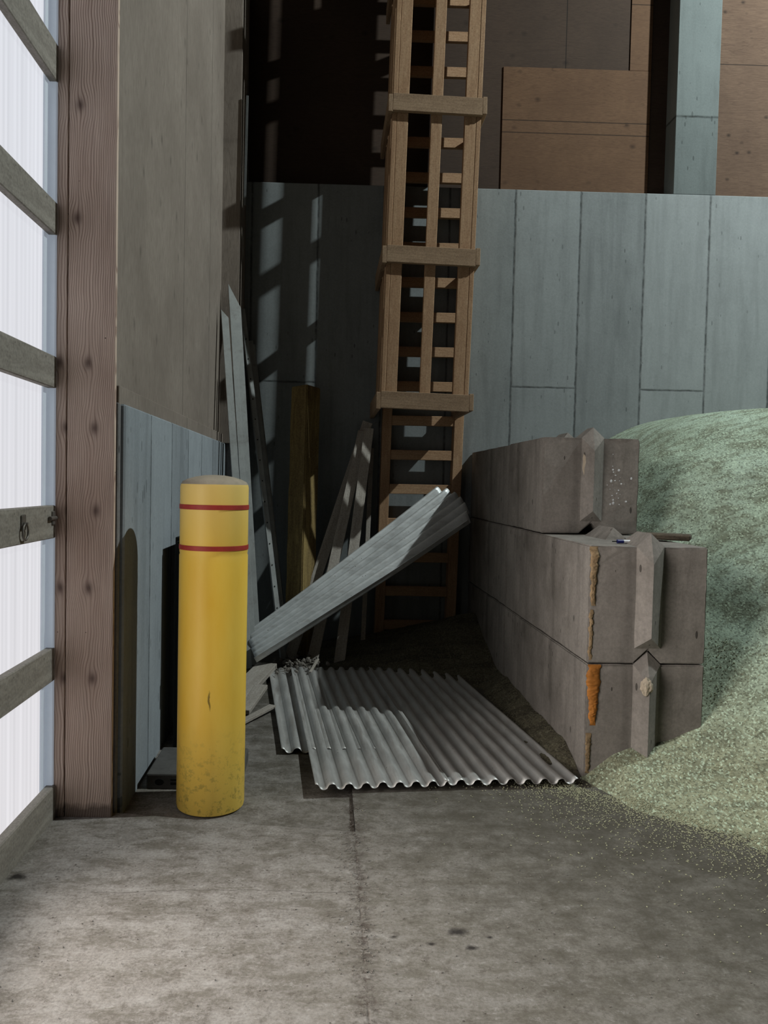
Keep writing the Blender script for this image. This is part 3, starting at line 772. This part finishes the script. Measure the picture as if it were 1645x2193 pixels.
# old dusty grain drifted in the dark corner
bm = bmesh.new(); grid = {}; nx, ny = 120, 120
def drift_h(x, y):
    d = math.hypot((x - 1.35) * 0.95, (y - 6.85) * 1.25)
    z = 0.37 * max(0, 1 - d / 1.55) ** 1.15
    side = max(0, 0.10 - abs(x - 1.35) * 0.5) * (1 if y > 4.2 else max(0, (y - 3.9) / 0.3))
    if d > 1.6 and abs(x - 1.35) > 0.3: return -1
    z = max(z, side + 0.02 * noise.noise(Vector((x * 6, y * 6, 0))))
    return z + 0.03 * noise.noise(Vector((x * 3, y * 3, 2))) * min(1, z * 8 + 0.2) + 0.008 * noise.noise(Vector((x * 20, y * 20, 7))) - 0.008
for i in range(nx + 1):
    for j in range(ny + 1):
        x = -0.25 + 1.6 * i / nx; y = 3.92 + 3.31 * j / ny; z = drift_h(x, y)
        if z > -0.012: grid[i, j] = bm.verts.new((x, y, z))
for i in range(nx):
    for j in range(ny):
        q = [grid.get(k) for k in ((i, j), (i + 1, j), (i + 1, j + 1), (i, j + 1))]
        if all(q): bm.faces.new(q)
for v in [v for v in bm.verts if not v.link_faces]: bm.verts.remove(v)
o = link('grain_drift', bm, M['grain2'], None, None, True); tag(o, 'low dusty drift of old grain in the dark corner behind the tin sheets', 'grain', kind='stuff')

# loose kernels scattered over the toe of the pile
import array
def kernels(name, n, place, size, mat, label):
    vs = []; fs = []
    base = [(0, 0, 1.7), (1, 0, 0), (0, 1, 0), (-1, 0, 0), (0, -1, 0), (0, 0, -1.7)]
    tri = [(0, 1, 2), (0, 2, 3), (0, 3, 4), (0, 4, 1), (5, 2, 1), (5, 3, 2), (5, 4, 3), (5, 1, 4)]
    for _ in range(n):
        p_ = place()
        if p_ is None: continue
        e = Euler((random.uniform(1.2, 1.9), 0, random.uniform(0, 6.28))).to_matrix(); s = size * random.uniform(0.7, 1.25); k = len(vs)
        for b_ in base: vs.append(tuple(p_ + e @ (Vector(b_) * s)))
        for t_ in tri: fs.append(tuple(k + q_ for q_ in t_))
    me = bpy.data.meshes.new(name); me.from_pydata(vs, [], fs); me.materials.append(mat)
    o = bpy.data.objects.new(name, me); COL.objects.link(o); tag(o, label, 'grain', kind='stuff'); return o
def pl_toe():
    s = 0.12 - min(random.expovariate(5.5), 0.9) * (0.5 + 0.7 * random.random()) if random.random() < 0.5 else random.uniform(-0.02, 1.1); u = random.uniform(-1.0, 1.9)
    x = 1.50 + s * 0.70 + u * 0.715; y = 3.42 + s * 0.715 - u * 0.70
    if y > 3.88 and x < 1.98: return None
    if x < 0.9 and random.random() < 0.6: return None
    return Vector((x, y, max(0.0, pile_h(x, y)) + 0.002))
kernels('loose_grain', 17000, pl_toe, 0.0027, M['kernel'], 'loose pale grain kernels scattered along the toe of the grain heap')

# ================================================================ CORRUGATED SHEETS
def corr_sheet(name, P00, P10, P11, P01, nrib, amp, mat, sharp=1.6, sag=0.0, nl=50, thick=0.0015, torn=0.0, lift=0.0, bulge=0.0):
    """P00-P10 near edge across the ribs, P01-P11 far edge; ribs run 0->1 in v"""
    P00, P10, P11, P01 = map(Vector, (P00, P10, P11, P01))
    bm = bmesh.new(); nu = nrib * 10; g = []
    nrm = (P10 - P00).cross(P01 - P00).normalized()
    if nrm.z < 0: nrm = -nrm
    for j in range(nl + 1):
        v = j / nl; row = []
        for i in range(nu + 1):
            u = i / nu
            vv = v
            vv = v + bulge * v * 4 * u * (1 - u)
            if torn and (j in (0, nl)): vv = vv + torn * noise.noise(Vector((u * 9, v * 3, 4)))
            p_ = (P00 * (1 - u) + P10 * u) * (1 - vv) + (P01 * (1 - u) + P11 * u) * vv
            s = math.cos(u * nrib * 2 * math.pi); s = math.copysign(abs(s) ** (1 / sharp), s)
            p_ += nrm * (amp * s + sag * math.sin(math.pi * v) + lift * noise.noise(Vector((u * 2, v * 2, amp * 500))))
            row.append(bm.verts.new(p_))
        g.append(row)
    for j in range(nl):
        for i in range(nu): bm.faces.new((g[j][i], g[j][i + 1], g[j + 1][i + 1], g[j + 1][i]))
    bmesh.ops.recalc_face_normals(bm, faces=bm.faces)
    ctr = (P00 + P10 + P11 + P01) / 4; bmesh.ops.translate(bm, verts=bm.verts, vec=-ctr)
    o = link(name, bm, mat, Matrix.Translation(ctr), None, True)
    md = o.modifiers.new('thickness', 'SOLIDIFY'); md.thickness = thick; md.offset = 0
    return o
a, b = Vector((-0.03, 3.665, 0)), Vector((1.29, 3.79, 0)); d_, c_ = Vector((-0.262, 6.02, 0)), Vector((1.02, 6.02, 0))
hm = (a + b) / 2; hf = (d_ + c_) / 2
up = lambda v, z: Vector((v.x, v.y, z))
sheet_l = corr_sheet('corrugated_sheet', up(a, 0.036), up(hm, 0.036), up(hf, 0.042), up(d_, 0.042), 8, 0.014, M['tin'], 2.0, 0, 60, torn=0.002, lift=0.006)
tag(sheet_l, 'left of the two long corrugated tin sheets flat on the floor, half in light', 'corrugated sheet', 'corrugated tin sheets lying on the floor')
hm2, hf2 = hm + (b - a) * -0.02, hf + (c_ - d_) * -0.02
sheet_r = corr_sheet('corrugated_sheet', up(hm2, 0.042), up(b, 0.030), up(c_, 0.036), up(hf2, 0.048), 8, 0.014, M['tin'], 2.0, 0, 60, torn=0.002, lift=0.006)
tag(sheet_r, 'right corrugated tin sheet flat on the floor, in shadow beside the block wall', 'corrugated sheet', 'corrugated tin sheets lying on the floor')
s3 = corr_sheet('corrugated_sheet', (-0.225, 4.22, 0.016), (0.30, 4.24, 0.016), (0.16, 6.12, 0.016), (-0.44, 6.08, 0.016), 6, 0.013, M['tin'], 2.0, 0, 40, torn=0.003)
tag(s3, 'short corrugated tin sheet sticking out under the left edge of the floor sheets', 'corrugated sheet', 'corrugated tin sheets lying on the floor')
# the sheet leaning up against the ladder and block wall
bl, br_ = P(531, 1360, 6.34), P(938, 1049, 6.84)
fl_, fr = P(548, 1416, 5.90), P(1004, 1122, 6.42)
s4 = corr_sheet('corrugated_sheet', fl_, bl, br_, fr, 6, 0.034, M['tin2'], 2.2, -0.015, 60, torn=0.004, lift=0.01, bulge=0.05)
tag(s4, 'bent corrugated tin sheet leaning up across the corner onto the ladder', 'corrugated sheet')

# ================================================================ WOODEN LADDER WITH SAFETY CAGE
lean = 0.020
LD = 7.165                      # centre plane of the rails
base = Vector((0.84, LD, 0))
L = empty('caged_ladder', base, 'tall wooden ladder with a slatted safety cage fixed to the back wall', 'ladder')
def X(x, z): return x + lean * (z - 2.2)
xl, xr = P(817, 900, 7.10).x, P(991, 900, 7.10).x
for x in (xl + 0.043, xr - 0.043):
    beam('rail', (X(x, 0) + 0.02, LD, 0.0), (X(x, 6.4), LD, 6.4), 0.086, 0.13, M['ladder'], (0, 1, 0), L)
z = P(890, 901, 7.11).z
for k in range(-6, 20):
    zz = z + k * 0.316
    if not 0.1 < zz < 6.3: continue
    beam('rung', (X(xl + 0.07, zz), LD - 0.035, zz), (X(xr - 0.07, zz), LD - 0.035, zz), 0.09, 0.04, M['ladder'], (0, 1, 0), L)
# cage
DF = 6.35
cl, cr = 0.425, 1.148
ztop = 6.4; hoops = [P(900, y, 6.33).z for y in (859, 547, 223)]; hoops.append(hoops[-1] + 1.22)
zb = hoops[0] - 0.02
for x, w_, d0 in ((cl + 0.037 + 0.047, 0.092, DF), ((cl + cr) / 2, 0.088, DF), (cr - 0.037 - 0.047, 0.092, DF)):
    beam('cage_slat', (X(x, zb), DF + 0.02, zb), (X(x, ztop), DF + 0.02, ztop), w_, 0.038, M['ladder'], (0, 1, 0), L)
for x, ivs in ((cl + 0.018, ((6.35, 6.44), (6.55, 6.64), (6.65, 6.745), (6.82, 6.922), (6.97, 7.09))),
               (cr - 0.018, ((6.35, 6.445), (6.51, 6.60), (6.64, 6.73), (6.735, 6.825), (6.83, 6.92), (6.925, 7.005)))):
    for a_, b_ in ivs:
        beam('cage_slat', (X(x, zb), (a_ + b_) / 2, zb), (X(x, ztop), (a_ + b_) / 2, ztop), 0.036, b_ - a_, M['ladder'], (0, 1, 0), L)
for hz in hoops:
    beam('cage_hoop', (X(cl, hz) - 0.002, DF - 0.021, hz + 0.006), (X(cr, hz) + 0.002, DF - 0.021, hz - 0.012), 0.138, 0.038, M['hoop'], (0, 1, 0), L)
    for x in (cl - 0.02, cr + 0.02):
        beam('cage_hoop', (X(x, hz), DF - 0.04, hz - 0.003), (X(x, hz), 7.235, hz - 0.003), 0.138, 0.036, M['hoop'], (1, 0, 0), L)

# ================================================================ LEANING BOARDS AND STRIPS
def lean_board(name, foot, top, wx, wy, mat, label, cat, group, upv=(0, 1, 0), cut=None):
    o = beam(name, foot, top, wx, wy, mat, upv, None, 0.002, cut); return tag(o, label, cat, group)
gl = 'grey strips leaning in the left corner'
U = (-0.35, 1, 0)
lean_board('trim_board', G(532, 1432), P(481, 672, 6.56), 0.060, 0.016, M['strip'], 'leftmost grey strip leaning in the corner, low pointed top', 'board', gl, U, -0.07)
lean_board('trim_board', G(547, 1413), P(502, 634, 6.74), 0.100, 0.016, M['strip'], 'widest grey strip leaning in the corner, topped by the tallest slanting point', 'board', gl, U, -0.21)
lean_board('trim_board', G(544, 1424), P(504, 784, 6.60), 0.046, 0.014, M['strip'], 'short narrow grey strip leaning in front of the wide pointed strip', 'board', gl, U)
lean_board('trim_board', G(612, 1405), P(534, 730, 7.16), 0.066, 0.018, M['strip'], 'square topped grey board leaning behind the perforated strip', 'board', gl, U)
lean_board('trim_board', G(618, 1401), P(543, 738, 7.20), 0.022, 0.018, M['strip'], 'thin grey edge strip, rightmost of those leaning in the left corner', 'board', gl, U)
# perforated steel angle
A, B = G(604, 1412), P(517, 662, 7.02)
t = empty('perforated_angle', A, 'perforated pale steel strip with a row of holes leaning in the left corner', 'metal strip')
m_, Ln = frame(A, B, U)
bm = bmesh.new(); bm_box(bm, (-0.012, -0.02, 0), (-0.004, 0.02, Ln)); bm_box(bm, (-0.012, -0.014, 0), (0.03, -0.008, Ln))
link('web', bm, M['strip'], m_, t)
for k in range(15):
    bm = bmesh.new(); bmesh.ops.create_cone(bm, cap_ends=True, segments=10, radius1=0.0065, radius2=0.0065, depth=0.004, matrix=Matrix.Rotation(R(90), 4, 'X') @ Matrix.Diagonal((0.8, 1, 1, 1)))
    link('bolt_hole', bm, M['darkplastic'], m_ @ Matrix.Translation((0.006, -0.0155, 0.25 + k * 0.185)), t)
# splintered trim higher in the corner
t1 = beam('corner_trim', P(524, 440, 6.78), P(530, 205, 6.78), 0.020, 0.01, M['dimtrim'], (0, 1, 0), None, 0.001); t1.location.y -= 0.0
tag(t1, 'thin splintered trim strip on the plywood corner, high above the leaning strips', 'trim')
t1 = beam('corner_trim', P(531, 388, 7.2), P(527, -60, 7.2), 0.012, 0.01, M['dimtrim'], (0, 1, 0), None, 0.001)
tag(t1, 'thin upright metal edge in the corner above the concrete back wall', 'trim')

# short heavy timber
A, B = G(640, 1402), P(655, 830, 6.93)
m_, Ln = frame(A, B, (0.62, 0.78, 0))
bm = bmesh.new(); bm_box(bm, (-0.095, -0.095, 0), (0.095, 0.095, Ln))
bmesh.ops.subdivide_edges(bm, edges=[e for e in bm.edges if e.calc_length() > 1], cuts=24, use_grid_fill=True)
for v in bm.verts:
    s = noise.noise(Vector((v.co.x * 8, v.co.y * 8, v.co.z * 3.5)))
    f = 1 - 0.10 * max(0, s); v.co.x *= f; v.co.y *= f
bmesh.ops.bevel(bm, geom=[e for e in bm.edges if e.calc_face_angle(0) > 0.8], offset=0.008, segments=2, affect='EDGES')
o = link('timber_stub', bm, M['timber'], m_)
tag(o, 'thick squared timber with broken yellowish edges standing against the back wall', 'timber')

gr = 'boards leaning beside the ladder'
for foot, top, w_, lab in (((620, 1410), P(787, 905, 7.17), 0.092, 'leftmost leaning board between the squared timber and the ladder, most tilted'),
                           ((668, 1419), P(777, 925, 7.12), 0.090, 'middle of the three leaning boards between the squared timber and the ladder'),
                           ((726, 1424), P(790, 918, 7.09), 0.088, 'right one of the three leaning boards left of the ladder, the most upright of them'),
                           ((776, 1400), P(796, 960, 7.20), 0.040, 'narrow board on edge leaning close beside the left rail of the ladder')):
    o = lean_board('leaning_board', G(*foot), top, w_, 0.036, M['greyboard'], lab, 'board', gr, (0, 1, 0.1))

# ================================================================ DEBRIS ON THE FLOOR
gd = 'scrap on the floor behind the bollard'
def scrap(name, A, B, w_, h_, mat, label, roll=(0, 0, 1)):
    o = beam(name, A, B, w_, h_, mat, roll, None, 0.003); return tag(o, label, 'scrap', gd)
scrap('scrap_board', G(500, 1500, 0.03), G(572, 1425, 0.05), 0.16, 0.04, M['greyboard'], 'wide grey board scrap lying right beside the bollard under the leaning tin')
scrap('scrap_board', G(500, 1556, 0.012), G(584, 1512, 0.03), 0.05, 0.02, M['greyboard'], 'thin pale splinter of board on the floor left of the tin sheets')
scrap('scrap_board', G(520, 1525, 0.02), G(560, 1470, 0.05), 0.09, 0.03, M['greyboard'], 'short grey board scrap between the wide scrap and the thin splinter')
scrap('scrap_board', G(664, 1440, 0.05), G(681, 1412, 0.09), 0.02, 0.015, M['greyboard'], 'small pale stick poking up behind the lit tin sheet')
# crumbled mortar heap
bm = bmesh.new()
for k in range(110):
    g_ = G(random.gauss(628, 24), random.gauss(1430, 9), 0); s = random.uniform(0.006, 0.026)
    bmesh.ops.create_icosphere(bm, subdivisions=1, radius=1, matrix=Matrix.Translation((g_.x, g_.y, 0.012 + random.uniform(0, 0.05))) @ Euler((random.random() * 6, random.random() * 6, 0)).to_matrix().to_4x4() @ Matrix.Diagonal((s, s * random.uniform(0.5, 1), s * random.uniform(0.4, 0.8), 1)))
o = link('rubble_heap', bm, M['rubble']); tag(o, 'small heap of grey crumbled rubble behind the short tin sheet', 'rubble', kind='stuff')
# bits of grit on the open floor
def pl_grit():
    if random.random() < 0.5: g_ = Vector((random.gauss(0.14, 0.05), random.uniform(2.3, 3.6), 0))
    else: g_ = Vector((random.uniform(-1.0, 2.0), random.uniform(1.8, 3.6), 0))
    z = 0.001 if g_.y < 3.26 or g_.x > 0.15 else -0.022
    return Vector((g_.x, g_.y, z + 0.0015))
o = kernels('floor_grit', 700, pl_grit, 0.0022, M['rubble'], 'tiny crumbs of grit scattered on the concrete floor'); o['category'] = 'grit'
